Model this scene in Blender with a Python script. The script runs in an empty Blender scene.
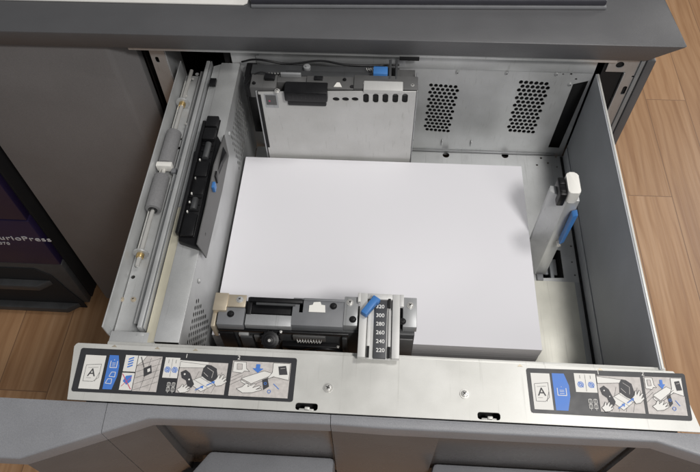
import bpy, bmesh, math, random
from mathutils import Vector, Matrix, Euler
random.seed(4)
R = math.radians
scene = bpy.context.scene
C = scene.collection

# ------------------------------------------------------------------ camera
F = 1.293 * 500 / 700 * 36
CAM_LOC = Vector((0, -.526, .814)); CAM_ROT = Euler((.585, .016, .058), 'XYZ')
cd = bpy.data.cameras.new('camera'); cam = bpy.data.objects.new('camera', cd); C.objects.link(cam)
cd.lens = F; cd.sensor_width = 36; cd.clip_start = .01; cd.clip_end = 100
cam.location = CAM_LOC; cam.rotation_euler = CAM_ROT
scene.camera = cam
RM = CAM_ROT.to_matrix()

# ------------------------------------------------------------------ world and lamps
w = bpy.data.worlds.new('World'); scene.world = w; w.use_nodes = True
w.node_tree.nodes['Background'].inputs[0].default_value = (.95, .97, 1, 1)
w.node_tree.nodes['Background'].inputs[1].default_value = .145
def lamp(name, loc, target, sx, sy, power, col=(1, .972, .94)):
    l = bpy.data.lights.new(name, 'AREA'); l.shape = 'RECTANGLE'; l.size = sx; l.size_y = sy
    l.energy = power; l.color = col
    o = bpy.data.objects.new(name, l); C.objects.link(o); o.location = loc
    o.rotation_euler = (Vector(target) - Vector(loc)).to_track_quat('-Z', 'Y').to_euler()
    return o
lamp('ceiling_lamp', (.70, -1.10, 1.9), (0, 0, 0), .30, .30, 27)
lamp('ceiling_lamp', (.74, .18, 1.9), (0, 0, 0), .30, .30, 13)
lamp('ceiling_lamp', (1.2, -2.4, 2.1), (0, 0, 0), 1.2, 1.2, 17, (1, .97, .94))
lamp('floor_fill', (2.4, 1.9, 1.15), (.9, .4, -.5), 1.0, .8, 30, (1, .97, .93))  # added unseen lamp at right rear, brightens the right floor
scene.view_settings.view_transform = 'Standard'; scene.view_settings.look = 'None'
scene.view_settings.exposure = -.11; scene.view_settings.gamma = 1

# ------------------------------------------------------------------ survey helper: photo point on a world plane
def U(px, py, ax, val):
    f = 1.293 * 500
    d = RM @ Vector(((px - 350) / f, -(py - 236) / f, -1))
    t = (val - CAM_LOC['xyz'.index(ax)]) / d['xyz'.index(ax)]
    return CAM_LOC + d * t

# ------------------------------------------------------------------ materials
def mat(name, col, rough=.5, metal=0., noise=.06, nscale=40, bump=0., coat=0., spec=.5, stretch=None, speck=0.):
    m = bpy.data.materials.new(name); m.use_nodes = True; n = m.node_tree.nodes; L = m.node_tree.links
    b = n['Principled BSDF']; b.inputs['Roughness'].default_value = rough; b.inputs['Metallic'].default_value = metal
    b.inputs['Coat Weight'].default_value = coat; b.inputs['Specular IOR Level'].default_value = spec
    tc = n.new('ShaderNodeTexCoord'); mp = n.new('ShaderNodeMapping'); L.new(tc.outputs['Object'], mp.inputs[0])
    if stretch: mp.inputs['Scale'].default_value = stretch
    nz = n.new('ShaderNodeTexNoise'); nz.inputs['Scale'].default_value = nscale; nz.inputs['Detail'].default_value = 5
    L.new(mp.outputs[0], nz.inputs[0])
    cr = n.new('ShaderNodeValToRGB'); e = cr.color_ramp.elements
    e[0].position = .3; e[1].position = .7
    e[0].color = tuple(c * (1 - noise) for c in col) + (1,); e[1].color = tuple(min(1, c * (1 + noise)) for c in col) + (1,)
    L.new(nz.outputs[0], cr.inputs[0]); last = cr.outputs[0]
    if speck:
        n2 = n.new('ShaderNodeTexNoise'); n2.inputs['Scale'].default_value = 850; n2.inputs['Detail'].default_value = 2
        L.new(tc.outputs['Object'], n2.inputs[0])
        mx = n.new('ShaderNodeMix'); mx.data_type = 'RGBA'; mx.blend_type = 'OVERLAY'; mx.inputs[0].default_value = speck
        L.new(last, mx.inputs[6]); L.new(n2.outputs['Color'], mx.inputs[7])
        hs = n.new('ShaderNodeMix'); hs.data_type = 'RGBA'; hs.blend_type = 'OVERLAY'; hs.inputs[0].default_value = speck
        L.new(last, hs.inputs[6]); L.new(n2.outputs[0], hs.inputs[7]); last = hs.outputs[2]
    L.new(last, b.inputs['Base Color'])
    if metal >= .1 and metal < .5 and rough > .3:   # faint scratches and handling marks
        ms = n.new('ShaderNodeMapping'); ms.inputs['Rotation'].default_value = (0, 0, .5); ms.inputs['Scale'].default_value = (300, 9, 40); L.new(tc.outputs['Object'], ms.inputs[0])
        sc_ = n.new('ShaderNodeTexNoise'); sc_.inputs['Scale'].default_value = 1; sc_.inputs['Detail'].default_value = 3; L.new(ms.outputs[0], sc_.inputs[0])
        c_ = n.new('ShaderNodeValToRGB'); c_.color_ramp.elements[0].position = .62; c_.color_ramp.elements[0].color = (1, 1, 1, 1); c_.color_ramp.elements[1].position = .78; c_.color_ramp.elements[1].color = (.80, .80, .79, 1); L.new(sc_.outputs[0], c_.inputs[0])
        sm = n.new('ShaderNodeTexNoise'); sm.inputs['Scale'].default_value = 11; sm.inputs['Detail'].default_value = 6; L.new(tc.outputs['Object'], sm.inputs[0])
        c5 = n.new('ShaderNodeValToRGB'); c5.color_ramp.elements[0].position = .35; c5.color_ramp.elements[0].color = (.88, .88, .87, 1); c5.color_ramp.elements[1].position = .6; c5.color_ramp.elements[1].color = (1, 1, 1, 1); L.new(sm.outputs[0], c5.inputs[0])
        for cc in (c_, c5):
            mm = n.new('ShaderNodeMix'); mm.data_type = 'RGBA'; mm.blend_type = 'MULTIPLY'; mm.inputs[0].default_value = 1; L.new(last, mm.inputs[6]); L.new(cc.outputs[0], mm.inputs[7]); last = mm.outputs[2]
        L.new(last, b.inputs['Base Color'])
    mr = n.new('ShaderNodeMapRange'); mr.inputs['To Min'].default_value = max(.02, rough - .08); mr.inputs['To Max'].default_value = rough + .08
    L.new(nz.outputs[0], mr.inputs[0]); L.new(mr.outputs[0], b.inputs['Roughness'])
    if bump:
        n3 = n.new('ShaderNodeTexNoise'); n3.inputs['Scale'].default_value = 1400 if bump > 0 else 60
        L.new(tc.outputs['Object'], n3.inputs[0])
        bp = n.new('ShaderNodeBump'); bp.inputs['Strength'].default_value = abs(bump); bp.inputs['Distance'].default_value = .0004
        L.new(n3.outputs[0], bp.inputs['Height']); L.new(bp.outputs[0], b.inputs['Normal'])
    return m
STEEL = mat('galvanised_steel', (.54, .55, .555), .40, .40, .07, 30, -.1, speck=.1)
STEEL_D = mat('dull_galvanised_steel', (.42, .43, .44), .42, .45, .08, 24, -.1, speck=.1)
STEEL_B = mat('blue_grey_steel', (.27, .285, .30), .5, .35, .06, 18, -.1, speck=.1)
STEEL_W = mat('pale_front_steel', (.66, .66, .635), .42, .28, .04, 22, -.1, speck=.06)
LIT_CREAM = mat('warm_lit_steel', (.74, .70, .56), .4, .25, .04, 40)  # rail steel with warm light put into its colour
BEIGE = mat('brassy_steel', (.56, .49, .38), .4, .5, .08, 60)
CHROME = mat('bright_shaft', (.78, .77, .74), .22, .6, .03, 60)
GOLD = mat('brass_bush', (.55, .40, .18), .35, .8, .1, 80)
PLATE = mat('guide_white_steel', (.60, .60, .59), .5, .2, .04, 30, -.1, speck=.08)
MIDG = mat('mid_grey_plastic', (.17, .175, .185), .5, 0, .06, 50, .15)
DARKG = mat('dark_grey_painted_steel', (.055, .057, .06), .5, .1, .1, 50)
LIFT = mat('lift_plate_steel', (.80, .79, .71), .38, .25, .05, 22, -.1, speck=.06)
RULK = mat('ruler_dark', (.06, .062, .068), .5, 0, .05, 60)
SLAB = mat('slab_plastic', (.04, .04, .05), .35, 0, .05, 60)
CARR = mat('carriage_steel', (.13, .13, .13), .5, .3, .1, 40)
BLACK = mat('black_plastic', (.008, .008, .009), .38, 0, .2, 60, .2, spec=.35)
VOID = mat('black_interior', (.006, .006, .007), .8, 0, .1, 10)
SIDE = mat('side_plate_steel', (.40, .42, .445), .6, .08, .05, 18, -.1, speck=.1)
RUBBER = mat('grey_foam_rubber', (.20, .20, .205), .85, 0, .1, 400, .5)
BLUE = mat('blue_plastic', (.05, .18, .46), .4, 0, .05, 50)
COVER = mat('textured_grey_cover', (.24, .245, .262), .36, 0, .05, 30, .5, speck=.22)
COVERF = mat('smooth_cover_face', (.115, .108, .107), .27, 0, .05, 30, .12, speck=.1)
TOPG = mat('textured_worktop', (.10, .101, .106), .34, 0, .06, 14, .5, speck=.22)
DOOR = mat('charcoal_door', (.175, .172, .175), .5, 0, .06, 10, .4, speck=.22)
PURPLE = mat('dark_violet_panel', (.018, .012, .045), .35, 0, .1, 8, .2)
WHITEP = mat('white_plastic', (.78, .77, .73), .4, 0, .02, 40)
LABELK = mat('label_black', (.035, .036, .04), .4, 0, .05, 80)
LABELW = mat('label_white', (.74, .73, .70), .5, 0, .02, 80)
LABELB = mat('label_blue', (.07, .20, .60), .45, 0, .04, 80)
LABELG = mat('label_grey', (.54, .51, .49), .5, 0, .12, 220)
LABELR = mat('label_red', (.55, .08, .16), .5, 0, .03, 80)
INK = mat('label_ink', (.05, .05, .055), .5, 0, .03, 80)
LOGO = mat('logo_silver', (.6, .6, .62), .4, 0, .02, 80)

def paper_mat():
    m = bpy.data.materials.new('paper_stack'); m.use_nodes = True; n = m.node_tree.nodes; L = m.node_tree.links
    b = n['Principled BSDF']; b.inputs['Roughness'].default_value = .75; b.inputs['Specular IOR Level'].default_value = .25
    tc = n.new('ShaderNodeTexCoord'); sx = n.new('ShaderNodeSeparateXYZ'); L.new(tc.outputs['Object'], sx.inputs[0])
    nz = n.new('ShaderNodeTexNoise'); nz.noise_dimensions = '1D'; nz.inputs['Scale'].default_value = 480; L.new(sx.outputs[2], nz.inputs['W'])
    g = n.new('ShaderNodeNewGeometry'); sg = n.new('ShaderNodeSeparateXYZ'); L.new(g.outputs['Normal'], sg.inputs[0])
    cr = n.new('ShaderNodeValToRGB'); cr.color_ramp.elements[0].color = (.66, .65, .66, 1); cr.color_ramp.elements[1].color = (.93, .92, .93, 1)
    cr.color_ramp.elements[0].position = .38; cr.color_ramp.elements[1].position = .50
    L.new(nz.outputs[0], cr.inputs[0])
    ab = n.new('ShaderNodeMath'); ab.operation = 'GREATER_THAN'; ab.inputs[1].default_value = .5; L.new(sg.outputs[2], ab.inputs[0])
    mx = n.new('ShaderNodeMix'); mx.data_type = 'RGBA'; L.new(ab.outputs[0], mx.inputs[0]); L.new(cr.outputs[0], mx.inputs[6]); mx.inputs[7].default_value = (.78, .775, .81, 1)
    L.new(mx.outputs[2], b.inputs['Base Color'])
    return m
PAPER = paper_mat()

def wood_mat():
    m = bpy.data.materials.new('oak_laminate'); m.use_nodes = True; n = m.node_tree.nodes; L = m.node_tree.links
    b = n['Principled BSDF']; b.inputs['Roughness'].default_value = .42; b.inputs['Specular IOR Level'].default_value = .4
    tc = n.new('ShaderNodeTexCoord'); sx = n.new('ShaderNodeSeparateXYZ'); L.new(tc.outputs['Object'], sx.inputs[0])
    cb = n.new('ShaderNodeCombineXYZ')
    ax = n.new('ShaderNodeMath'); ax.operation = 'ADD'; ax.inputs[1].default_value = .04; L.new(sx.outputs[0], ax.inputs[0])
    L.new(sx.outputs[1], cb.inputs[0]); L.new(ax.outputs[0], cb.inputs[1])      # planks run along y
    def brick(mortar):
        k = n.new('ShaderNodeTexBrick'); k.offset = .37; k.inputs['Scale'].default_value = 1
        k.inputs['Brick Width'].default_value = 1.1; k.inputs['Row Height'].default_value = .13
        k.inputs['Mortar Size'].default_value = mortar; k.inputs['Mortar Smooth'].default_value = .3; k.inputs['Bias'].default_value = 0
        k.inputs['Color1'].default_value = (0, 0, 0, 1); k.inputs['Color2'].default_value = (1, 1, 1, 1); L.new(cb.outputs[0], k.inputs[0]); return k
    bk = brick(.0014)
    # plank by plank shift of the grain
    sc = n.new('ShaderNodeVectorMath'); sc.operation = 'SCALE'; sc.inputs['Scale'].default_value = 7; L.new(bk.outputs['Color'], sc.inputs[0])
    ad = n.new('ShaderNodeVectorMath'); L.new(tc.outputs['Object'], ad.inputs[0]); L.new(sc.outputs[0], ad.inputs[1])
    mp = n.new('ShaderNodeMapping'); mp.inputs['Scale'].default_value = (14, 1.3, 1); L.new(ad.outputs[0], mp.inputs[0])
    n1 = n.new('ShaderNodeTexNoise'); n1.inputs['Scale'].default_value = 1.2; n1.inputs['Detail'].default_value = 6; n1.inputs['Distortion'].default_value = .9; L.new(mp.outputs[0], n1.inputs[0])
    mp2 = n.new('ShaderNodeMapping'); mp2.inputs['Scale'].default_value = (110, 3.5, 1); L.new(ad.outputs[0], mp2.inputs[0])
    n2 = n.new('ShaderNodeTexNoise'); n2.inputs['Scale'].default_value = 1; n2.inputs['Detail'].default_value = 5; L.new(mp2.outputs[0], n2.inputs[0])
    mp3 = n.new('ShaderNodeMapping'); mp3.inputs['Scale'].default_value = (9, 2.4, 1); L.new(ad.outputs[0], mp3.inputs[0])
    wv = n.new('ShaderNodeTexWave'); wv.bands_direction = 'X'; wv.inputs['Scale'].default_value = 1.1; wv.inputs['Distortion'].default_value = 9; wv.inputs['Detail'].default_value = 3; wv.inputs['Detail Scale'].default_value = .8
    L.new(mp3.outputs[0], wv.inputs[0])
    cr = n.new('ShaderNodeValToRGB'); e = cr.color_ramp.elements; e[0].position = .25; e[0].color = (.42, .23, .12, 1); e[1].position = .75; e[1].color = (.62, .39, .228, 1)
    x = e.new(.5); x.color = (.54, .318, .17, 1)
    L.new(n1.outputs[0], cr.inputs[0])
    def mul(a, bb, f):
        q = n.new('ShaderNodeMix'); q.data_type = 'RGBA'; q.blend_type = 'MULTIPLY'; q.inputs[0].default_value = f; L.new(a, q.inputs[6]); L.new(bb, q.inputs[7]); return q.outputs[2]
    c2 = n.new('ShaderNodeValToRGB'); c2.color_ramp.elements[0].position = .35; c2.color_ramp.elements[0].color = (.74, .68, .62, 1); c2.color_ramp.elements[1].position = .6; c2.color_ramp.elements[1].color = (1, 1, 1, 1); L.new(n2.outputs[0], c2.inputs[0])
    c3 = n.new('ShaderNodeValToRGB'); c3.color_ramp.elements[0].color = (.74, .66, .58, 1); c3.color_ramp.elements[0].position = .0; c3.color_ramp.elements[1].position = .35; c3.color_ramp.elements[1].color = (1, 1, 1, 1); L.new(wv.outputs[0], c3.inputs[0])
    o = mul(cr.outputs[0], c2.outputs[0], .45); o = mul(o, c3.outputs[0], .4)
    c4 = n.new('ShaderNodeValToRGB'); c4.color_ramp.elements[0].color = (.8, .78, .76, 1); c4.color_ramp.elements[1].color = (1.0, 1.0, 1.0, 1); L.new(bk.outputs['Color'], c4.inputs[0])
    o = mul(o, c4.outputs[0], .8)
    iv = n.new('ShaderNodeMix'); iv.data_type = 'RGBA'; L.new(bk.outputs['Fac'], iv.inputs[0]); L.new(o, iv.inputs[6]); iv.inputs[7].default_value = (.26, .15, .085, 1)
    L.new(iv.outputs[2], b.inputs['Base Color'])
    bp = n.new('ShaderNodeBump'); bp.inputs['Strength'].default_value = .25; bp.inputs['Distance'].default_value = .002; L.new(n2.outputs[0], bp.inputs['Height']); L.new(bp.outputs[0], b.inputs['Normal'])
    return m
WOOD = wood_mat()

# ------------------------------------------------------------------ object helpers
def thing(name, label, cat, loc, group=None):
    o = bpy.data.objects.new(name, None); C.objects.link(o); o.location = loc; o.empty_display_size = .05
    o['label'] = label; o['category'] = cat
    if group: o['group'] = group
    return o
def link(name, me, m, parent=None, label=None, smooth=False):
    o = bpy.data.objects.new(name, me); C.objects.link(o)
    ms = m if isinstance(m, (list, tuple)) else [m]
    if len(me.materials): me.materials.clear()
    for k in ms: me.materials.append(k)
    if parent:
        o.parent = parent
        if parent.type == 'EMPTY': o.matrix_parent_inverse = Matrix.Translation(-parent.location)
    if label: o['label'] = label
    if smooth:
        for p in me.polygons: p.use_smooth = True
    return o
SPLIT = {'slot_slider', 'side_flange', 'top_cover', 'guide_carriage', 'cavity_lining', 'lever_mount', 'guide_bracket', 'slot', 'slot_edge', 'rail_gap', 'link_arm', 'gap_fill', 'latch_hook', 'end_bracket', 'channel_ledge', 'header', 'drawer_handle', 'channel_lip'}
class MB:
    def split(s, name, m, parent, label, smooth):
        bm = s.bm; bm.verts.index_update(); bm.faces.index_update(); bm.verts.ensure_lookup_table(); seen = set(); first = None
        for v in bm.verts:
            if v.index in seen: continue
            st = [v]; comp = []; seen.add(v.index)
            while st:
                a = st.pop(); comp.append(a)
                for e in a.link_edges:
                    o = e.other_vert(a)
                    if o.index not in seen: seen.add(o.index); st.append(o)
            nb = bmesh.new(); mp = {a: nb.verts.new(a.co) for a in comp}; done = set()
            for a in comp:
                for f in a.link_faces:
                    if f.index not in done:
                        done.add(f.index); nf = nb.faces.new([mp[k] for k in f.verts]); nf.material_index = f.material_index
            q = MB(); q.bm.free(); q.bm = nb; me = bpy.data.meshes.new(name); nb.to_mesh(me); nb.free()
            ms = m
            if isinstance(m, (list, tuple)):
                k = me.polygons[0].material_index; ms = m[k]
                for p in me.polygons: p.material_index = 0
            o = link(name, me, ms, parent, label)
            for p in me.polygons: p.use_smooth = smooth
            me.set_sharp_from_angle(angle=R(32)); first = first or o
        bm.free(); return first
    def __init__(s): s.bm = bmesh.new()
    def add(s, other, mi=0):
        me = bpy.data.meshes.new('t'); other.to_mesh(me); other.free()
        for p in me.polygons: p.material_index = mi
        s.bm.from_mesh(me); bpy.data.meshes.remove(me); return s
    def box(s, a, b, bev=.0006, mi=0, M=None, seg=2):
        t = bmesh.new(); bmesh.ops.create_cube(t, size=1)
        a, b = Vector(a), Vector(b)
        for v in t.verts: v.co = Vector([a[i] if v.co[i] < 0 else b[i] for i in range(3)])
        if bev: bmesh.ops.bevel(t, geom=t.edges[:], offset=bev, segments=seg, affect='EDGES', profile=.5)
        if M: t.transform(M)
        bmesh.ops.recalc_face_normals(t, faces=t.faces); return s.add(t, mi)
    def prism(s, pts, ext, bev=0., mi=0):
        t = bmesh.new(); ext = Vector(ext); pts = [Vector(p) for p in pts]
        v0 = [t.verts.new(p) for p in pts]; v1 = [t.verts.new(p + ext) for p in pts]; k = len(pts)
        t.faces.new(v0); t.faces.new(v1[::-1])
        for i in range(k): t.faces.new((v0[i], v0[(i + 1) % k], v1[(i + 1) % k], v1[i]))
        if bev: bmesh.ops.bevel(t, geom=t.edges[:], offset=bev, segments=2, affect='EDGES', profile=.5)
        bmesh.ops.recalc_face_normals(t, faces=t.faces); return s.add(t, mi)
    def hull8(s, lo, hi, bev=0., mi=0):   # lo / hi: four points each
        t = bmesh.new(); v0 = [t.verts.new(Vector(p)) for p in lo]; v1 = [t.verts.new(Vector(p)) for p in hi]
        t.faces.new(v0[::-1]); t.faces.new(v1)
        for i in range(4): t.faces.new((v0[i], v0[(i + 1) % 4], v1[(i + 1) % 4], v1[i]))
        if bev: bmesh.ops.bevel(t, geom=t.edges[:], offset=bev, segments=2, affect='EDGES', profile=.5)
        bmesh.ops.recalc_face_normals(t, faces=t.faces); return s.add(t, mi)
    def tube(s, a, b, r, seg=28, mi=0, r2=None, bev=0.):
        a, b = Vector(a), Vector(b); t = bmesh.new()
        bmesh.ops.create_cone(t, cap_ends=True, segments=seg, radius1=r, radius2=r if r2 is None else r2, depth=(b - a).length)
        if bev:
            es = [e for e in t.edges if len(e.link_faces) == 2 and any(len(f.verts) > 4 for f in e.link_faces)]
            bmesh.ops.bevel(t, geom=es, offset=bev, segments=2, affect='EDGES', profile=.5)
        t.transform(Matrix.Translation((a + b) / 2) @ (b - a).to_track_quat('Z', 'Y').to_matrix().to_4x4()); return s.add(t, mi)
    def build(s, name, m, parent=None, label=None, smooth=True):
        if name in SPLIT and parent: return s.split(name, m, parent, label, smooth)
        me = bpy.data.meshes.new(name); s.bm.to_mesh(me); s.bm.free()
        o = link(name, me, m, parent, label)
        if smooth:
            for p in me.polygons: p.use_smooth = True
            me.set_sharp_from_angle(angle=R(32))
        return o
def circ(x, y, r, k=12, ry=None):
    ry = ry or r
    return [(x + r * math.cos(2 * math.pi * i / k), y + ry * math.sin(2 * math.pi * i / k)) for i in range(k)]
def rrect(x0, y0, x1, y1, r, k=4):
    out = []
    for cx, cy, a in ((x1 - r, y1 - r, 0), (x0 + r, y1 - r, 90), (x0 + r, y0 + r, 180), (x1 - r, y0 + r, 270)):
        for i in range(k + 1):
            t = R(a + 90 * i / k); out.append((cx + r * math.cos(t), cy + r * math.sin(t)))
    return out
def flatmesh(loops, th, M):
    cu = bpy.data.curves.new('c', 'CURVE'); cu.dimensions = '2D'; cu.fill_mode = 'BOTH'; cu.extrude = th / 2
    for lp in loops:
        sp = cu.splines.new('POLY'); sp.points.add(len(lp) - 1); sp.use_cyclic_u = True
        for p, q in zip(sp.points, lp): p.co = (q[0], q[1], 0, 1)
    ob = bpy.data.objects.new('c', cu); me = bpy.data.meshes.new_from_object(ob)
    bpy.data.objects.remove(ob); bpy.data.curves.remove(cu); me.transform(M); return me
def frame(o, u, v):
    u, v = Vector(u).normalized(), Vector(v).normalized(); n = u.cross(v); M = Matrix((u, v, n)).transposed().to_4x4(); M.translation = Vector(o); return M
def sheet(name, outline, holes, th, o, u, v, m, parent, label=None):
    return link(name, flatmesh([outline] + holes, th, frame(o, u, v)), m, parent, label)
def text(name, body, size, o, u, v, m, parent, th=.0002, align='CENTER', label=None, sx=1.0):
    cu = bpy.data.curves.new('t', 'FONT'); cu.body = body; cu.size = size; cu.align_x = align; cu.align_y = 'CENTER'; cu.extrude = th / 2
    cu.resolution_u = 4; cu.space_character = 1.12 if 'lettering' in name else 1; cu.offset = size * .006
    ob = bpy.data.objects.new('t', cu); me = bpy.data.meshes.new_from_object(ob); bpy.data.objects.remove(ob); bpy.data.curves.remove(cu)
    me.transform(Matrix.Diagonal((sx, 1, 1, 1))); me.transform(frame(o, u, v)); return link(name, me, m, parent, label)
SCREWB = None
def screw(p, parent, r=.0042, m=None, nrm=(0, 0, 1), name='screw'):
    nrm = Vector(nrm).normalized(); p = Vector(p); b = MB()
    b.tube(p, p + nrm * .0009, r * 1.25, 24); b.tube(p + nrm * .0009, p + nrm * .0028, r, 24, r2=r * .8, bev=.0003)
    q = nrm.to_track_quat('Z', 'Y').to_matrix().to_4x4(); a = random.random() * 3
    for k in (0, 1):
        M = Matrix.Translation(p + nrm * .00285) @ q @ Matrix.Rotation(a + k * math.pi / 2, 4, 'Z')
        b.box((-r * .55, -r * .11, -.0002), (r * .55, r * .11, .0002), 0, 1, M)
    return b.build(name, [m or CHROME, VOID], parent)

# ================================================================== SETTING
FZ = -.75
b = MB(); b.box((-3.5, -2.5, FZ - .05), (3.5, 4.5, FZ), 0); fl = b.build('floor', WOOD); fl['kind'] = 'structure'
fl['label'] = 'oak laminate plank floor around the printer'

ZT = .11; ZB = -.085; YB = .262
# ================================================================== CABINET
cab = thing('printer_cabinet', 'charcoal paper feeder cabinet with a thick grey worktop over the open drawer', 'printer cabinet', (0, .45, FZ))
b = MB()   # worktop slab, undercut at its right end
b.hull8([(-1.0, .240, .150), (.385, .243, .150), (.372, .95, .150), (-1.0, .95, .150)],
        [(-1.0, .236, .180), (.434, .241, .180), (.4225, .352, .180), (-1.0, .345, .180)], .0025)
b.build('worktop', TOPG, cab)
b = MB()
b.hull8([(-1.0, .348, .150), (.384, .354, .150), (.37, .95, .150), (-1.0, .95, .150)], [(-1.0, .3465, .1795), (.4225, .3535, .1795), (.37, .95, .1795), (-1.0, .95, .1795)], .0012)
b.build('worktop', TOPG, cab, 'rear half of the worktop behind its groove')
# door left of the drawer
b = MB()
b.prism([(-.748, .250, 0), (-.444, .250, 0), (-.437, .2525, 0), (-.405, .272, 0), (-.405, .285, 0), (-.748, .285, 0)], (0, 0, 0), 0) if False else None
def vprism(pts, z0, z1, bev=0.): return MB().prism([(x, y, z0) for x, y in pts], (0, 0, z1 - z0), bev)
vprism([(-.722, .250), (-.440, .250), (-.434, .2515), (-.430, .2545), (-.402, .276), (-.402, .292), (-.722, .292)], -.71, .147, .001).build('door_panel', DOOR, cab, 'plain charcoal door panel left of the drawer')
# frame pillars
def pillar(x0, x1, y0, y1, name='pillar', z0=-.70, holes=()):
    o = sheet(name, [(x0, z0), (x1, z0), (x1, .149), (x0, .149)], list(holes), .0016, (0, y0, 0), (1, 0, 0), (0, 0, 1), STEEL_D, cab); return o
pl = pillar(-.378, -.354, .268, .268, holes=[rrect(-.372, .10, -.366, .112, .0025), circ(-.364, .01, .003)])
b = MB(); b.box((-.354, .2688, -.7), (-.3525, .33, .149), .0003); b.build('pillar_flange', STEEL_D, pl)
p_ = U(620, 65, 'y', .25); q_ = U(624, 90, 'y', .25)
xn, xt, zn = U(620, 84, 'y', .25).x, U(609, 63, 'y', .25).x, U(620, 72, 'y', .25).z
pr_ = sheet('pillar', [(xn, -.70), (.388, -.70), (.388, .149), (xt, .149), (xt, zn), (xn, zn)], [circ(p_.x, p_.z, .0062, 16), rrect(q_.x - .0032, q_.z - .010, q_.x + .0032, q_.z + .008, .003), circ(q_.x + .004, q_.z + .028, .002)], .0016, (0, .2505, 0), (1, 0, 0), (0, 0, 1), STEEL_D, cab)
b = MB(); b.box((.331, .2530, -.7), (.3872, .2545, .149), 0); b.build('pillar_backing', VOID, pr_)
b = MB(); b.box((.3885, .246, -.7), (.4015, .60, .149), .002); b.build('side_panel', TOPG, cab, 'grey edge of the right side panel')
b = MB(); b.box((xn - .0018, .2475, -.7), (xn - .0003, .2528, zn - .001), .0003); b.build('pillar_flange', STEEL_D, pr_)
b = MB(); b.box((.3805, .2468, -.7), (.3865, .2492, .149), .0008); b.build('pillar_bead', STEEL_B, pr_)
# header under the worktop
b = MB(); b.box((-.40, .2465, .1425), (.345, .2555, .1495), .0006)
for a_, c_ in ((.02, .05),): b.box((a_, .2445, .138), (c_, .2464, .1445), .0003, 1)
b.build('header', [STEEL, VOID], cab)
b = MB(); b.box((-.3515, .2565, .136), (.3425, .262, .1495), .0005); b.build('header_seal', DARKG, cab)
b = MB()   # dark inside of the cabinet
b.box((-.40, .60, -.7), (.388, .603, .1495), 0); b.box((-.403, .30, -.7), (-.4005, .60, .1495), 0); b.box((-.40, .30, -.703), (.388, .60, -.7005), 0)
b.build('cavity_lining', VOID, cab)
b = MB(); b.box((-.40, .30, -.70), (.388, .31, -.10), .001); b.build('lower_front', DOOR, cab)
b = MB(); b.box((-.70, .31, FZ), (.38, .58, -.7105), .001); b.build('plinth', BLACK, cab)
b = MB(); b.box((-1.0, .6035, FZ), (.40, .95, .1495), .001); b.build('carcass', DOOR, cab)

# ================================================================== PRINT ENGINE at left
eng = thing('print_engine', 'dark violet print engine with a silver name, left of the charcoal door', 'printer', (-1.2, .5, FZ))
EY = .235
b = MB(); b.box((-1.9, EY + .022, -.72), (-.7655, .60, .149), .003); b.build('body', VOID, eng)
zs = U(0, 220, 'y', EY).z; zl = U(50, 265, 'y', EY).z
xr = -.7655
b = MB(); b.box((-1.9, EY, zs + .002), (xr, EY + .02, .147), .003); b.build('front_panel', PURPLE, eng, 'upper dark violet front panel')
b = MB(); b.box((-1.9, EY, zl + .0015), (xr, EY + .02, zs - .002), .003); b.build('front_panel', PURPLE, eng, 'violet name strip')
b = MB(); b.box((-1.9, EY + .004, zs - .0018), (xr - .045, EY + .02, zs + .0018), 0); b.build('seam', VOID, eng)
b = MB(); b.box((-1.9, EY + .002, -.715), (xr, EY + .02, zl - .0015), .003); lp = b.build('lower_panel', DARKG, eng)
za, zc, zd = (U(0, y, 'y', EY - .002).z for y in (268, 283, 304))
xa1, xa2 = U(50, 275, 'y', EY - .002).x, U(78, 296, 'y', EY - .002).x
b = MB(); b.prism([(-1.9, EY - .001, za), (xa1 - .03, EY - .001, za), (xa1, EY - .001, za - .03), (xa1 + .01, EY - .001, zc), (xa2 - .02, EY - .001, zc - .01), (xa2, EY - .001, zd + .03), (xa2, EY - .001, zd), (-1.9, EY - .001, zd)], (0, .003, 0), .0005)
b.build('handle_recess', VOID, eng)
for z0, x1 in ((zc + .004, xa1 - .01), (zd + .006, xa2 - .012)):
    b = MB(); b.prism([(-1.9, EY - .022, z0), (x1 - .03, EY - .022, z0), (x1, EY - .0015, z0), (-1.9, EY - .0015, z0)], (0, 0, .022), .003); b.build('pull_bar', DARKG, eng)
p = U(50.5, 238.5, 'y', EY); d = .0
a = U(0, 234, 'y', EY); 
text('name_lettering', 'AccurioPress', .024, (p.x, EY - .0012, p.z - .004), (1, 0, 0), (0, 0, 1), LOGO, eng, .001, 'RIGHT', sx=1.18)
p2 = U(8.2, 240.8, 'y', EY)
text('model_lettering', 'C4070', .015, (p2.x, EY - .0012, p2.z - .0105), (1, 0, 0), (0, 0, 1), LOGO, eng, .001, 'RIGHT', sx=1.1)
b = MB(); b.box((-1.9, .30, FZ), (-.78, .60, -.7205), .001); b.build('plinth', VOID, eng)

# ================================================================== PAPER DRAWER
dr = thing('paper_tray_unit', 'open grey steel paper drawer pulled out under the worktop', 'drawer', (0, 0, ZB - .01))
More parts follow.
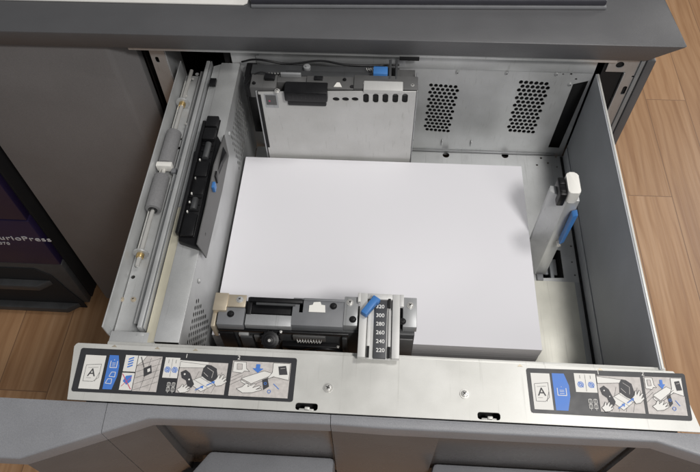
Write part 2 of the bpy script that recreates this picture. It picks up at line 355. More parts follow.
# --- tray floor
sl0 = U(547, 252, 'z', ZB); 
floor_holes = []
for px, py, r in ((505, 155.5, .0062), (446, 155, .0062), (541, 158, .0022), (548, 163, .002), (537, 165, .002), (556, 157, .002), (557, 167, .0015), (567, 229, .0018), (571, 246, .002), (575, 275, .0018), (578, 293, .002), (572, 262, .0015)):
    q = U(px, py, 'z', ZB); floor_holes.append(circ(q.x, q.y, r, 14))
floor_holes.append([(.255, .002), (.296, .004), (.296, .056), (.272, .062), (.272, .036), (.255, .036)])
sheet('tray_floor', [(-.231, -.222), (.331, -.222), (.331, .258), (-.231, .258)], floor_holes, .0016, (0, 0, ZB - .0008), (1, 0, 0), (0, 1, 0), STEEL, dr)
b = MB(); b.box((-.231, -.222, ZB - .035), (.331, .258, ZB - .033), 0); b.build('under_tray', VOID, dr)
b = MB(); b.box((.228, -.2205, ZB + .0004), (.3105, -.004, ZB + .0022), .0004); b.build('lift_plate', LIFT, dr, 'bright lift plate beside the paper')
b = MB(); b.box((.3105, -.2205, ZB + .0002), (.3188, -.004, ZB + .0016), .0003); b.build('edge_strip', STEEL_D, dr)
# --- right side plate
b = MB()
b.box((.3255, -.226, ZB - .02), (.3275, .258, ZT), .0004); sp = b.build('side_plate', SIDE, dr, 'blue grey right side plate')
b = MB(); b.box((.3276, -.226, ZT - .0012), (.3306, .258, ZT + .0006), .0004); b.build('plate_rim', STEEL_W, sp)
b = MB(); b.box((.3190, -.2215, ZB + .0004), (.3232, .256, ZB + .0010), 0); b.build('floor_gap', VOID, sp)
b = MB(); b.box((.3236, -.222, ZB - .0005), (.3253, .255, ZB + .0270), .0008); b.build('side_rib', SIDE, sp)
for px, py in ((560, 240), (580, 300), (590, 330)):
    pass
# --- back panel with perforated patches
def P2(px, py, y=YB): q = U(px, py, 'y', y); return (q.x, q.z)
bh = []
def hexpatch(c0, c1, c2, c3, rows, cols, r):
    # corners in panel coordinates: top-left, top-right, bottom-right, bottom-left
    out = []
    for i in range(rows):
        for j in range(cols):
            s = (j + (.5 if i % 2 else 0)) / (cols - .5); t = i / (rows - 1)
            a = Vector(c0).lerp(Vector(c1), s); c = Vector(c3).lerp(Vector(c2), s); p = a.lerp(c, t); out.append(circ(p.x, p.y, r, 10, r * 1.22))
    return out
bh += hexpatch(P2(431, 85), P2(458, 87), P2(448, 131), P2(425, 129), 14, 6, .0032)
bh += hexpatch(P2(521, 82), P2(549, 84), P2(533, 132), P2(508, 130), 14, 6, .0034)
bh.append([P2(573, 84), P2(588.6, 80.6), P2(559, 148), P2(548, 147.3)])
for px, py, r in ((455, 67, .0012), (458, 65, .0012), (506, 69, .0012), (509, 67, .0012), (512, 69.5, .0012), (560, 72, .0012), (563, 74, .0015), (571, 74, .002), (556, 71, .001), (576, 79, .002), (414, 100, .004), (413, 122, .004), (412, 140, .003)):
    q = P2(px, py); bh.append(circ(q[0], q[1], r, 12))
bp_ = sheet('back_panel', [(-.245, ZB - .01), (.3235, ZB - .01), (.3235, .136), (-.245, .136)], bh, .0014, (0, YB, 0), (1, 0, 0), (0, 0, 1), STEEL, dr)
b = MB(); b.box((-.26, YB + .010, ZB - .03), (.3235, YB + .012, .134), 0); b.build('backing', VOID, dr)
fz = P2(480, 68.5)[1]
b = MB(); b.box((-.20, YB - .0032, fz - .0006), (.322, YB - .0009, .1355), .0004); b.build('back_flange', STEEL, dr)
for px, py in ((457.5, 72), (506.8, 72.8), (556.7, 73.8), (570, 84)):
    q = U(px, py, 'y', YB - .001); screw(q, dr, .0026, STEEL, (0, -1, 0))
for px, py in ((442, 141), (471, 142)):
    q = P2(px, py); b = MB(); b.box((q[0] - .001, YB - .006, q[1] - .006), (q[0] + .001, YB - .0008, q[1] + .006), .0003); b.build('tab', STEEL, bp_)
for px, py in ((423, 99), (423, 122)):
    q = P2(px, py)
b = MB(); b.box((.05, YB - .0035, ZB + .0002), (.31, YB - .001, ZB + .004), .0005); b.build('sill', STEEL_D, bp_)
# --- left inner wall (perforated) with flange
WX = -.232
wh = []
def W2(px, py): q = U(px, py, 'x', WX); return (q.y, q.z)
wh += hexpatch(W2(185, 318), W2(208, 342), W2(201, 352), W2(183, 340), 5, 10, .0024) if False else []
def grid(y0, y1, z0, z1, dy, dz, r, skew=0):
    out = []; i = 0; z = z0
    while z <= z1:
        y = y0 + (dy / 2 if i % 2 else 0)
        while y <= y1: out.append(circ(y + skew * (z - z0), z, r, 8)); y += dy
        z += dz; i += 1
    return out
wh += grid(-.215, -.140, .0, .078, .0095, .0075, .0032)
wh += grid(.135, .225, .0, .080, .0095, .0075, .0032)
q = W2(199, 281); wh.append(circ(q[0], q[1], .003, 12)); q = W2(240, 235)
wall = sheet('inner_wall', [(-.222, ZB), (.26, ZB), (.26, ZT - .002), (-.222, ZT - .002)], wh, .0005, (WX - .0003, 0, 0), (0, 1, 0), (0, 0, 1), STEEL, dr)
b = MB(); b.box((-.2622, -.2215, ZT - .0016), (WX, .26, ZT), .0005); b.build('wall_flange', STEEL, dr)
b = MB(); b.box((-.262, -.2215, ZB - .03), (-.2605, .26, ZT - .002), 0); b.build('wall_backing', VOID, dr)
for px, py in ((199, 281), (229, 133)):
    q = U(px, py, 'x', WX + .0005); b = MB(); b.tube(q, q + Vector((.002, 0, 0)), .0035, 20, r2=.002); b.build('dimple', STEEL, wall)
# --- rail strip, warm light painted into its front length, and dark rail grooves
b = MB(); b.prism([(-.2755, -.2215, ZT - .006), (-.2625, -.2215, ZT - .0012), (-.2625, -.2215, ZT - .003), (-.2755, -.2215, ZT - .009)], (0, .20, 0)); b.build('lit_strip', LIT_CREAM, dr, 'front length of the left rail strip, warm light in its colour')
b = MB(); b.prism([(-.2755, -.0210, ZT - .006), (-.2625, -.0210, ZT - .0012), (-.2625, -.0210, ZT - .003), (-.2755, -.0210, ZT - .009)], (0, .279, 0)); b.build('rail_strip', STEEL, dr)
q = U(214, 84, 'z', ZT); b = MB(); b.box((q.x - .006, q.y - .007, ZT + .0004), (q.x + .004, q.y + .007, ZT + .006), .001); b.build('stop_block', BLACK, dr)
b = MB(); b.box((-.2792, -.205, ZT - .03), (-.2776, .262, ZT + .001), .0003); b.build('guide_rail', STEEL_D, dr); b = MB(); b.box((-.2862, -.205, ZT - .03), (-.2805, .262, ZT + .0015), .0006); b.build('guide_rail', STEEL, dr)
b = MB(); b.box((-.2775, -.205, ZT - .03), (-.276, .262, ZT - .012), 0); b.build('rail_gap', VOID, dr)
# --- roller channel
CZ = .078
ch = []
for px, py, r in ((136.5, 265.5, .0028), (133, 277, .0028), (178.5, 148, .003), (140, 318, .0025), (165, 227, .002), (197, 74, .003)):
    q = U(px, py, 'z', CZ); ch.append(circ(q.x, q.y, r, 14))
q = U(176, 139, 'z', CZ); ch.append([(q.x - .006, q.y - .002), (q.x + .009, q.y - .002), (q.x + .009, q.y + .002), (q.x - .006, q.y + .002)])
cn = sheet('roller_channel', [(-.327, -.21), (-.2865, -.21), (-.2865, .262), (-.327, .262)], ch, .0014, (0, 0, CZ - .0007), (1, 0, 0), (0, 1, 0), STEEL, dr)
b = MB(); b.box((-.3296, -.206, CZ - .02), (-.3280, .262, ZT), .0004); b.box((-.3355, -.206, CZ - .02), (-.3298, .262, CZ - .018), .0002)
b.build('channel_lip', STEEL, dr)
b = MB(); b.box((-.328, -.21, CZ - .03), (-.287, .262, CZ - .026), 0); b.build('channel_backing', VOID, dr)
b = MB(); b.box((-.3005, -.19, CZ), (-.2985, .262, CZ + .011), .0004); b.box((-.2985, -.19, CZ + .0095), (-.2866, .262, CZ + .011), .0004); b.build('channel_ledge', STEEL, dr)
SX, SZ = -.3155, CZ + .0115
for y0, y1 in ((-.108, .262),):
    b = MB(); b.tube((SX, y0, SZ), (SX, y1, SZ), .0030, 20); b.build('roller_shaft', CHROME, dr)
b = MB(); b.tube((SX - .0062, -.085, SZ - .002), (SX - .0062, .24, SZ - .002), .0011, 12); b.build('guide_wire', CHROME, dr)
def yof(px, py): return U(px, py, 'z', SZ + .004).y
for ya, yb_ in ((yof(148, 208) , yof(158, 175)), (yof(162, 163), yof(167, 131))):
    b = MB(); b.tube((SX, ya, SZ), (SX, yb_, SZ), .0112, 40, bev=.0012); rr = b.build('feed_roller', RUBBER, dr)
    b = MB(); b.tube((SX, ya - .0015, SZ), (SX, ya + .0004, SZ), .0062, 24); b.build('hub', BLACK, rr)
ym = yof(160, 166)
b = MB(); b.box((SX - .0105, ym - .004, SZ - .004), (SX + .0125, ym + .0045, SZ + .0095), .0015); b.box((SX + .0115, ym - .010, SZ - .004), (SX + .019, ym - .002, SZ + .003), .001, 1); b.build('roller_clip', [WHITEP, MIDG], dr)
for px, py in ((135.5, 251.5), (180.5, 101)):
    y = yof(px, py); b = MB(); b.tube((SX, y - .0012, SZ), (SX, y + .0012, SZ), .0105, 32, bev=.0004); b.tube((SX, y - .007, SZ), (SX, y - .0013, SZ), .0052, 24, mi=1, bev=.0006); b.build('bushing', [STEEL, GOLD], dr)
q = U(133, 271, 'z', CZ); b = MB(); b.box((q.x - .008, q.y - .016, CZ + .0002), (q.x + .007, q.y + .019, CZ + .0012), .0004); bpl = None; b.bm.free()
for px, py in ((121.5, 299.5), (133.5, 299.5)):
    q = U(px, py, 'z', CZ + .0003); screw(q, dr, .0028, BEIGE)
for px, py in ((187, 96), (193, 79), (207, 72), (186, 124), (181, 158), (177, 176), (172, 190)):
    q = U(px, py, 'z', CZ + .0112); b = MB(); b.tube(q, q + Vector((0, 0, .0016)), .0019, 14, r2=.0012); b.build('rivet', CHROME, dr)
b = MB(); b.box((-.3255, -.2215, CZ + .006), (-.2866, -.2075, CZ + .0075), .0004); b.box((-.2866, -.213, CZ), (-.278, -.2105, ZT - .004), .0004); b.box((-.318, -.2265, ZT - .006), (-.262, -.2085, ZT - .0045), .0004); b.build('end_bracket', STEEL, dr)
# --- black pickup bracket on the wall
def Zp(px, py, z): return U(px, py, 'z', z)
b = MB(); zt = .126
# outline of the black body seen from above, its own thickness down to the flange
out = [Zp(*p, zt) for p in ((205, 131), (217, 133), (226, 150), (221, 158), (207, 190), (198, 245), (177, 238), (177, 222), (193, 148), (201, 147))]
b.prism([(p.x, p.y, ZT + .0005) for p in out], (0, 0, .009), .0012)
b.bm.verts.ensure_lookup_table()
xa, xb = -.2600, -.2365
b.box((-.2625, -.078, ZT + .0096), (-.2575, .118, zt + .002), .001)
b.box((-.2575, -.080, ZT + .0094), (-.2385, .126, ZT + .0118), .0008)
for y0, y1, h in ((-.080, -.045, .012), (-.012, .012, .010), (.018, .044, .012), (.082, .104, .016), (.106, .126, .017)):
    b.box((-.2570, y0, ZT + .0096), (-.2395, y1, ZT + h + .003), .0016)
for y in (-.040, -.030, -.018, .052, .064, .074): b.box((-.2565, y, ZT + .0096), (-.240, y + .0022, ZT + .014), .0005)
br = b.build('pickup_bracket', BLACK, dr, 'black plastic pickup bracket on the left wall')
for y0, y1 in ((-.038, -.020), (.050, .078)):
    b = MB(); b.tube((-.2475, y0, ZT + .0135), (-.2475, y1, ZT + .0135), .0045, 20, bev=.0006); b.build('pickup_roller', DARKG, br)
for y in (-.0275, -.013, .046, -.043, .0135): 
    b = MB(); b.box((-.2552, y, ZT + .0118), (-.2535, y + .0026, ZT + .0150), .0003); b.build('clip', WHITEP if y != .0135 else CHROME, br)
# metal side plate of the bracket (hangs against the wall)
pts = [(223, 157), (228.5, 156), (222, 190), (206, 258), (198, 244), (205, 215)]
pw = [U(px, py, 'x', WX + .004) for px, py in ((224, 135), (228.5, 156), (222, 190), (206, 258), (197, 244), (206, 205), (214, 165))]
hl = [circ(U(px, py, 'x', WX + .004).y, U(px, py, 'x', WX + .004).z, .0022, 12) for px, py in ((221.5, 161), (205, 234), (215, 190))]
sheet('side_bracket', [(p.y, p.z) for p in pw], hl, .0014, (WX + .004, 0, 0), (0, 1, 0), (0, 0, 1), CARR, br)
q = U(213.5, 187, 'x', WX + .0055); b = MB(); b.box((WX + .0042, q.y - .005, q.z - .006), (WX + .0085, q.y + .005, q.z + .006), .001); b.build('blue_tab', BLUE, br)
q = U(216, 178, 'x', WX + .0055); b = MB(); b.box((WX + .0042, q.y - .002, q.z - .01), (WX + .007, q.y + .008, q.z + .006), .001); b.build('latch', BLACK, br)

# --- front top plate
fp = []
rear = [(75, 346), (105, 343.5), (350, 356), (675, 374.5)]
yR = -.2295; yF = -.2965
out = [(-.344, yF), (-.355, yR - .003), (-.3535, yR), (-.3515, yR + .0015), (.3395, yR + .0015), (.3425, yR - .002), (.356, yF)]
for cx, cy in ((306.5, 407), (489, 416.5)):
    q = U(cx, cy, 'z', ZT); fp.append(rrect(q.x - .0125, yF + .0004 + .0012, q.x + .0125, yF + .0100, .003))
tp = sheet('top_plate', out, fp, .0016, (0, 0, ZT - .0008), (1, 0, 0), (0, 1, 0), STEEL_W, dr, 'pale steel front ledge of the drawer')
b = MB(); b.box((-.35, yR + .0002, ZT - .03), (.338, yR + .0018, ZT - .0018), .0004)
b.box((-.318, yR + .0018, ZT - .0045), (.333, yR + .0068, ZT - .003), .0004); b.build('plate_lip', STEEL_W, tp)
b = MB(); b.box((-.33, yF + .001, ZT - .024), (.338, yR, ZT - .018), 0); b.build('plate_backing', VOID, tp)
for cx, cy in ((306.5, 407), (489, 416.5)):
    q = U(cx, cy, 'z', ZT - .004); b = MB()
    b.box((q.x - .0085, yF + .0015, ZT - .006), (q.x + .0085, yF + .005, ZT - .0035), .001); b.box((q.x - .002, yF + .003, ZT - .0035), (q.x + .004, yF + .0065, ZT - .0015), .001); b.build('latch_hook', STEEL_W, tp)
for px, py in ((328, 388), (464.5, 394)): screw(U(px, py, 'z', ZT + .0001), tp, .0042, CHROME)
for px, py in ((115, 345), (158, 346.5), (196, 348.5), (520, 366), (600, 370)):
    q = U(px, py, 'z', ZT); b = MB(); b.prism([(q.x - .003, yR - .0015, ZT + .0001), (q.x + .003, yR - .0015, ZT + .0001), (q.x, yR + .0010, ZT + .0001)], (0, 0, .0006)); b.build('notch', BEIGE, tp)

# --- front cover in three pieces
def cpt(px, py, z=.098): q = U(px, py, 'z', z); return q.x, q.y
fe = [(-.62, -.362)] + [cpt(*p) for p in ((22, 458), (150, 418), (160, 418), (330, 424), (383, 428), (520, 435), (655, 441.5), (700, 456))]
fe.append((.47, fe[-1][1] - .028))
def fey(x):
    for (x0, y0), (x1, y1) in zip(fe, fe[1:]):
        if x0 <= x <= x1: return y0 + (y1 - y0) * (x - x0) / (x1 - x0)
    return fe[-1][1]
def cover(x0, x1, skirt, name='cover_panel', label=None):
    xs = sorted({x0, x1} | {x for x, _ in fe if x0 < x < x1})
    t = bmesh.new(); rings = []
    for x in xs:
        y = fey(x)
        if skirt: pr = [(-.2985, .0804), (y - .0022, .0804), (y - .0027, .0795), (y - .0040, -.16), (y + .012, -.16), (-.2985, -.16)]
        else: pr = [(-.2975, .1075), (-.300, .1078), (y + .001, .1045), (y - .0005, .1040), (y - .0017, .1028), (y - .0022, .1012), (y - .0026, .0810), (-.2975, .0810)]
        rings.append([t.verts.new((x, a, z)) for a, z in pr])
    for r0, r1 in zip(rings, rings[1:]):
        for i in range(len(r0)): j = (i + 1) % len(r0); t.faces.new((r0[i], r0[j], r1[j], r1[i]))
    t.faces.new(rings[0]); t.faces.new(rings[-1][::-1]); bmesh.ops.recalc_face_normals(t, faces=t.faces)
    return MB().add(t)
XA, XB = -.2975, -.0455
xL = fe[1][0]
c1 = cover(-.62, XA - .0007, False).build('cover_panel', COVER, dr, 'left wing of the grey front cover')
cover(xL, XA - .0007, True).build('cover_face', COVERF, c1)
# centre piece: solid face at its left end, scooped handle pocket beyond
PX0 = fe[2][0]
def pocket(x0, x1, parent, cut=.03, right=True):
    b = MB(); yb = -.303; zl = -.045
    b.box((x0, yb, zl - .03), (x1, yb + .004, .0804), .0005)
    b.build('pocket_back', COVERF, parent); b = MB(); b.box((x0 - .03, -.318, -.155), (x1, yb, -.112), .0005); b.box((x0 - .05, yb + .0045, -.155), (x1, yb + .008, .07), .0005); b.build('pocket_bottom', COVERF, parent)
    b = MB(); b.hull8([(x0 + .01, -.352, zl - .066), (x1 - .004, -.352, zl - .066), (x1, yb - .0005, zl - .066), (x0 + cut, yb - .0005, zl - .066)],
                      [(x0 - .012, -.366, zl - .006), (x1, -.366, zl - .006), (x1, yb - .0005, zl), (x0 + cut, yb - .0005, zl)], .006)
    b.build('pocket_ledge', COVER, parent, 'lit sloping ledge of the handle pocket')
c2 = cover(XA, XB - .0007, False).build('cover_panel', COVER, dr, 'centre piece of the grey front cover with a handle pocket')
cover(XA, PX0 + .002, True).build('cover_face', COVERF, c2)
b = MB(); b.prism([(XA, fey(XA), .0948)] * 1 + [(x, fey(x) - .004, .0948) for x in (PX0 + .003, XB - .001)] + [(XB - .001, -.2985, .0948), (PX0 + .003, -.2985, .0948)][:2], (0, 0, -.006)); b.bm.free()
pocket(PX0 + .004, XB - .0012, c2, .035)
c3 = cover(XB, .47, False).build('cover_panel', COVER, dr, 'right piece of the grey front cover')
XC = U(440, 440, 'z', .09).x
cover(XB + .0002, XC, True).build('cover_face', COVERF, c3)
XD = U(556, 470, 'y', -.31).x
pocket(XC + .001, XD + .06, c3, .004)
cover(XD + .062, .47, True).build('cover_face', COVERF, c3)

# --- instruction labels
class Lab:
    def __init__(s, tl, tr, brr, bl, parent, label):
        s.c = [U(*p, 'z', ZT) for p in (tl, tr, brr, bl)]; s.p = parent
        o = [(q.x, q.y) for q in s.c]
        s.o = sheet('instruction_label', s.rnd(o), [], .0003, (0, 0, ZT + .0002), (1, 0, 0), (0, 1, 0), LABELK, parent, label)
        s.w = (s.c[1] - s.c[0]).length; s.h = (s.c[3] - s.c[0]).length
        s.lay = {}
    def rnd(s, o, f=.04):
        out = []; n = len(o)
        for i in range(n):
            a, b_, c = Vector(o[i - 1]), Vector(o[i]), Vector(o[(i + 1) % n]); r = .0025
            out += [tuple(b_ + (a - b_).normalized() * r), tuple(b_ + ((a - b_).normalized() + (c - b_).normalized()) * r * .3), tuple(b_ + (c - b_).normalized() * r)]
        return out
    def pt(s, u, v):
        a = s.c[0].lerp(s.c[1], u); b_ = s.c[3].lerp(s.c[2], u); q = a.lerp(b_, v); return (q.x, q.y)
    def poly(s, m, pts, lv=1): s.lay.setdefault((m.name, lv), (m, []))[1].append([s.pt(*p) for p in pts])
    def rect(s, m, u0, v0, u1, v1, lv=1): s.poly(m, [(u0, v0), (u1, v0), (u1, v1), (u0, v1)], lv)
    def line(s, m, pts, t=.0006, lv=2):
        P = [Vector(s.pt(*p)) for p in pts]
        for a, c in zip(P, P[1:]):
            if (c - a).length < 1e-6: continue
            n = (c - a).normalized(); n = Vector((-n.y, n.x)) * t / 2
            s.lay.setdefault((m.name, lv), (m, []))[1].append([tuple(a + n), tuple(c + n), tuple(c - n), tuple(a - n)])
    def circle(s, m, u, v, r, lv=2, t=None, k=14):
        asp = s.w / s.h
        pts = [(u + r * math.cos(6.2832 * i / k), v + r * asp * math.sin(6.2832 * i / k)) for i in range(k + (1 if t else 0))]
        (s.line(m, pts, t, lv) if t else s.poly(m, pts, lv))
    def text(s, body, u, v, size, m, lv=2):
        q = s.pt(u, v); d = (s.c[1] - s.c[0]).normalized()
        text('lettering', body, size, (q[0], q[1], ZT + .0003 + lv * .0002), d, Vector((-d.y, d.x, 0)), m, s.o, .0001)
    def finish(s):      # all printed shapes go into the sticker's own mesh
        me = s.o.data; bm = bmesh.new(); bm.from_mesh(me)
        for (nm, lv), (m, loops) in s.lay.items():
            me.materials.append(m); mi = len(me.materials) - 1; z = ZT + .00036 + lv * .00018
            for i, lp in enumerate(loops):
                try: f = bm.faces.new([bm.verts.new((x, y, z + (i % 9) * .000006)) for x, y in lp])
                except ValueError: continue
                f.normal_update(); f.material_index = mi
                if f.normal.z < 0: f.normal_flip()
        bmesh.ops.triangulate(bm, faces=[f for f in bm.faces if f.material_index]); bm.to_mesh(me); bm.free()
def picture(L, u0, v0, u1, v1, seed, style):
    """line drawing of the tray: grey ground, tray outline, dark guide, hand, blue arrows"""
    P = lambda a, b_: (u0 + (u1 - u0) * a, v0 + (v1 - v0) * b_)
    def shape(m, pts, lv, t=.0004, edge=True):
        L.poly(m, [P(*p) for p in pts], lv)
        if edge: L.line(INK, [P(*p) for p in pts + pts[:1]], t, lv + 1)
    L.rect(LABELG, u0, v0, u1, v1, 1)
    hand = [(0, .0), (.10, -.10), (.16, -.28), (.21, -.27), (.20, -.12), (.30, -.30), (.35, -.27), (.29, -.08), (.40, -.20), (.44, -.16), (.35, .0), (.44, -.06), (.46, .0), (.30, .16), (.12, .20)]
    if style == 0:
        for k in range(5): L.line(INK, [P(.02, .98 - .17 * k), P(.98, .72 - .17 * k)], .0003, 2)
        L.line(INK, [P(.30, .98), P(.55, .05)], .0003, 2); L.line(INK, [P(.70, .98), P(.93, .05)], .0003, 2)
        shape(LABELW, [(.0, .0), (.36, .0), (.22, .16), (.0, .30)], 3)
        shape(INK, [(.30, .36), (.60, .26), (.68, .48), (.38, .60)], 4, edge=False); shape(LABELW, [(.46, .38), (.58, .34), (.62, .44), (.50, .48)], 5)
        L.line(INK, [P(.12, .04), P(.32, .34)], .0009, 5)
    elif style == 1:
        for k in range(4): L.line(INK, [P(.25 + .16 * k, .98), P(.42 + .16 * k, .30)], .00028, 2)
        shape(LABELW, [(.22, .66), (.58, .40), (.86, .62), (.52, .94)], 2); L.line(INK, [P(.34, .58), P(.66, .82)], .0003, 4); L.line(INK, [P(.46, .49), P(.76, .72)], .0003, 4)
        shape(LABELW, [(.0, .02), (.62, .10), (.62, .18), (.0, .22)], 2)
        shape(INK, [(.04, .36), (.14, .28), (.24, .38), (.30, .56), (.36, .72), (.31, .84), (.22, .78), (.18, .62), (.08, .54)], 4, edge=False)
        L.circle(LABELW, *P(.13, .42), .0045, 5); L.circle(LABELW, *P(.24, .58), .0040, 5)
        shape(INK, [(.50, .20), (.56, .08), (.66, .10), (.78, .20), (.82, .44), (.74, .64), (.62, .58), (.48, .44)], 4, edge=False)
        L.line(LABELG, [P(.58, .18), P(.72, .30), P(.70, .50)], .0005, 5); L.line(LABELG, [P(.52, .34), P(.62, .46)], .0005, 5)
        shape(LABELW, [(.74 + x * .62, .60 + y * .75) for x, y in hand], 5)
        shape(LABELW, [(.02 + x * .6, .90 + y * .55) for x, y in hand], 5)
        for a, c in ((.40, .90), (.62, .74)):
            L.line(LABELB, [P(a, c), P(a + .13, c - .11)], .0010, 6); L.poly(LABELB, [P(a + .16, c - .15), P(a + .15, c - .05), P(a + .09, c - .12)], 6)
    else:
        for k in range(3): L.line(INK, [P(.0, .70 - .1 * k), P(.20, .52 - .1 * k)], .0003, 2)
        shape(LABELW, [(.18, .50), (.56, .26), (.74, .34), (.36, .64)], 2); shape(LABELW, [(.18, .54), (.36, .68), (.36, .74), (.18, .60)], 2); L.line(INK, [P(.36, .70), P(.74, .40)], .0003, 4)
        shape(LABELW, [(.02, .03), (.23, .03), (.25, .22), (.31, .30), (.22, .29), (.19, .35), (.02, .33)], 3); shape(LABELG, [(.08, .09), (.17, .09), (.18, .25), (.09, .26)], 4, .0003)
        L.poly(LABELB, [P(.41, .08), P(.48, .08), P(.48, .20), (P(.54, .20)), P(.45, .33), P(.35, .20), P(.41, .20)], 5)
        shape(LABELW, [(.12 + x * .95, .80 + y * .55) for x, y in hand], 4)
        shape(INK, [(.54, .52), (.63, .46), (.67, .70), (.58, .80)], 4, edge=False)
        shape(LABELW, [(.70, .02), (.99, .02), (.99, .50), (.74, .42), (.62, .48), (.70, .30)], 3); shape(INK, [(.79, .12), (.92, .09), (.96, .34), (.82, .36)], 5, edge=False); L.line(LABELG, [P(.83, .18), P(.91, .16)], .0005, 6)
        g = .25 / L.w
        L.circle(LABELB, *P(.68, .84), .0075 * g, 6, .0006); L.circle(LABELB, *P(.60, .62), .0055 * g, 6, .0006); L.line(LABELB, [P(.74, .62), P(.84, .76)], .0008, 5)
def sizecard(L, u0, v0, u1, v1):
    P = lambda a, b_: (u0 + (u1 - u0) * a, v0 + (v1 - v0) * b_)
    L.rect(LABELW, u0, v0, u1, v1, 1)
    L.line(INK, [P(.14, .30), P(.86, .26), P(.86, .66), P(.62, .78), P(.14, .78), P(.14, .30)], .0004, 2)
    L.line(INK, [P(.26, .38), P(.74, .36)], .0003, 2); L.line(INK, [P(.26, .68), P(.5, .68)], .0003, 2); L.line(INK, [P(.86, .5), P(.7, .78)], .0004, 2)
    q = P(.48, .53); L.text('A', q[0], q[1], .0135, INK, 2)
def bluecard(L, u0, v0, u1, v1, pages):
    P = lambda a, b_: (u0 + (u1 - u0) * a, v0 + (v1 - v0) * b_)
    L.poly(LABELB, [P(0, 0), P(.8, 0), P(1.05, .32), P(1.05, .62), P(.8, 1), P(0, 1)], 1)
    c = .27 if pages else .5
    L.line(LABELW, [P(.24, c - .10), P(.24, c + .10), P(.82, c + .10), P(.82, c - .10)], .0008, 2)
    for k in (-.04, .0, .05): L.line(LABELW, [P(.38, c + k), P(.68, c + k)], .0005, 2)
    L.circle(LABELW, *P(.52, c - .13), .0022, 2)
    if pages:
        for x, y in ((.34, .56), (.14, .76)): L.line(LABELW, [P(x, y + .07), P(x + .15, y - .06), P(x + .5, y - .06), P(x + .5, y + .08), P(x, y + .07)], .0007, 2)
def rollcard(L, u0, v0, u1, v1):
    P = lambda a, b_: (u0 + (u1 - u0) * a, v0 + (v1 - v0) * b_)
    L.rect(LABELW, u0, v0, u1, v1, 1); L.line(INK, [P(.5, .05), P(.5, .95)], .0003, 2)
    for a in (.26, .75):
        g = .25 / L.w; L.circle(LABELB, *P(a, .60), .0125 * g, 2, .0008); L.circle(LABELB, *P(a, .60), .0065 * g, 2, .0010); L.line(LABELB, [P(a - .1, .45), P(a + .12, .75)], .0006, 2); L.line(INK, [P(a, .1), P(a, .28)], .0004, 2)
def caption(L, u0, v0, u1, v1):
    P = lambda a, b_: (u0 + (u1 - u0) * a, v0 + (v1 - v0) * b_)
    for x in (.1, .6):
        for y in (.1, .5):
            L.line(LABELW, [P(x, y), P(x + .3, y), P(x + .3, y + .3), P(x, y + .3), P(x, y)], .0005, 2)
        L.line(LABELW, [P(x + .15, .05), P(x + .15, .95)], .0004, 2)
L1 = Lab((81.5, 347.8), (297.3, 358.2), (292.8, 402), (71, 391.2), tp, 'long black instruction label at the left end of the steel ledge')
sizecard(L1, .030, .16, .125, .93); bluecard(L1, .14, .14, .192, .92, True)
L1.rect(LABELW, .215, .12, .272, .50, 1); L1.rect(LABELW, .215, .53, .272, .92, 1)
for k in range(4): L1.line(LABELB, [(.232, .22 + .06 * k), (.255, .17 + .06 * k)], .0016, 2)
L1.poly(LABELB, [(.225, .72), (.235, .60), (.262, .58), (.262, .72), (.245, .80)], 2); L1.line(LABELR, [(.218, .56), (.268, .90)], .0009, 3); L1.line(LABELR, [(.222, .84), (.262, .62)], .0006, 3)
picture(L1, .275, .12, .385, .93, 1, 0)
rollcard(L1, .40, .13, .468, .60); caption(L1, .425, .68, .468, .95)
picture(L1, .472, .20, .69, .92, 2, 1); L1.poly(LABELW, [(.468, .18), (.60, .20), (.60, .26), (.468, .34)], 3)
picture(L1, .71, .13, .975, .93, 3, 2)
L1.text('1', .495, .08, .0068, LABELW); L1.text('2', .735, .06, .0068, LABELW)
L1.finish()
L2 = Lab((525.8, 368), (684.3, 373.6), (692.6, 421), (531, 412.7), tp, 'shorter black instruction label at the right end of the steel ledge')
sizecard(L2, .025, .11, .145, .92); bluecard(L2, .160, .10, .255, .92, False)
rollcard(L2, .30, .08, .435, .50); caption(L2, .365, .62, .43, .90)
picture(L2, .44, .12, .715, .90, 5, 1); picture(L2, .735, .10, .975, .90, 6, 2)
L2.text('1', .455, .05, .0068, LABELW); L2.text('2', .735, .04, .0068, LABELW)
L2.finish()

# ================================================================== REAR GUIDE (fence behind the stack)
GY = .166
def G2(px, py, y=GY): q = U(px, py, 'y', y); return (q.x, q.z)
zt0 = G2(265, 91)[1]; gt = .147
gh = []
for px in (366, 375.7, 385.4, 395.4, 405): q = G2(px, 96.5); gh.append(rrect(q[0] - .0042, q[1] - .0125, q[0] + .0042, q[1] + .0060, .0041))
for px in (336, 345.5, 355): q = G2(px, 99); gh.append(circ(q[0], q[1], .0052, 16, .0040))
a = G2(285, 80); c = G2(327, 104)
gh.append([(G2(288, 88)[0], .2), (G2(324, 88)[0], .2)][:0] or rrect(G2(290, 100)[0], G2(290, 105)[1], G2(322, 100)[0], gt - .004, .001))
rg = sheet('rear_guide', [(-.1865, ZB + .002), (.045, ZB + .002), (.045, gt + .0035), (-.030, gt + .001), (-.1865, gt - .006)], gh, .0014, (0, GY, 0), (1, 0, 0), (0, 0, 1), PLATE, dr, 'white steel guide plate standing behind the paper')
b = MB(); b.box((-.1905, GY - .0005, ZB + .002), (-.1885, GY + .03, gt - .006), .0004); b.box((.0458, GY + .0008, ZB + .002), (.0472, GY + .04, gt + .003), .0003); b.build('side_flange', STEEL_D, rg)
b = MB(); b.box((-.188, GY + .0012, ZB + .002), (.0455, GY + .0022, gt - .008), 0); b.build('plate_backing', VOID, rg)
b = MB()   # carriage on top
b.box((-.1985, GY + .002, gt - .020), (-.160, GY + .030, gt + .0005), .001)
b.box((-.116, GY + .0025, gt - .016), (-.046, GY + .028, gt + .0020), .001)
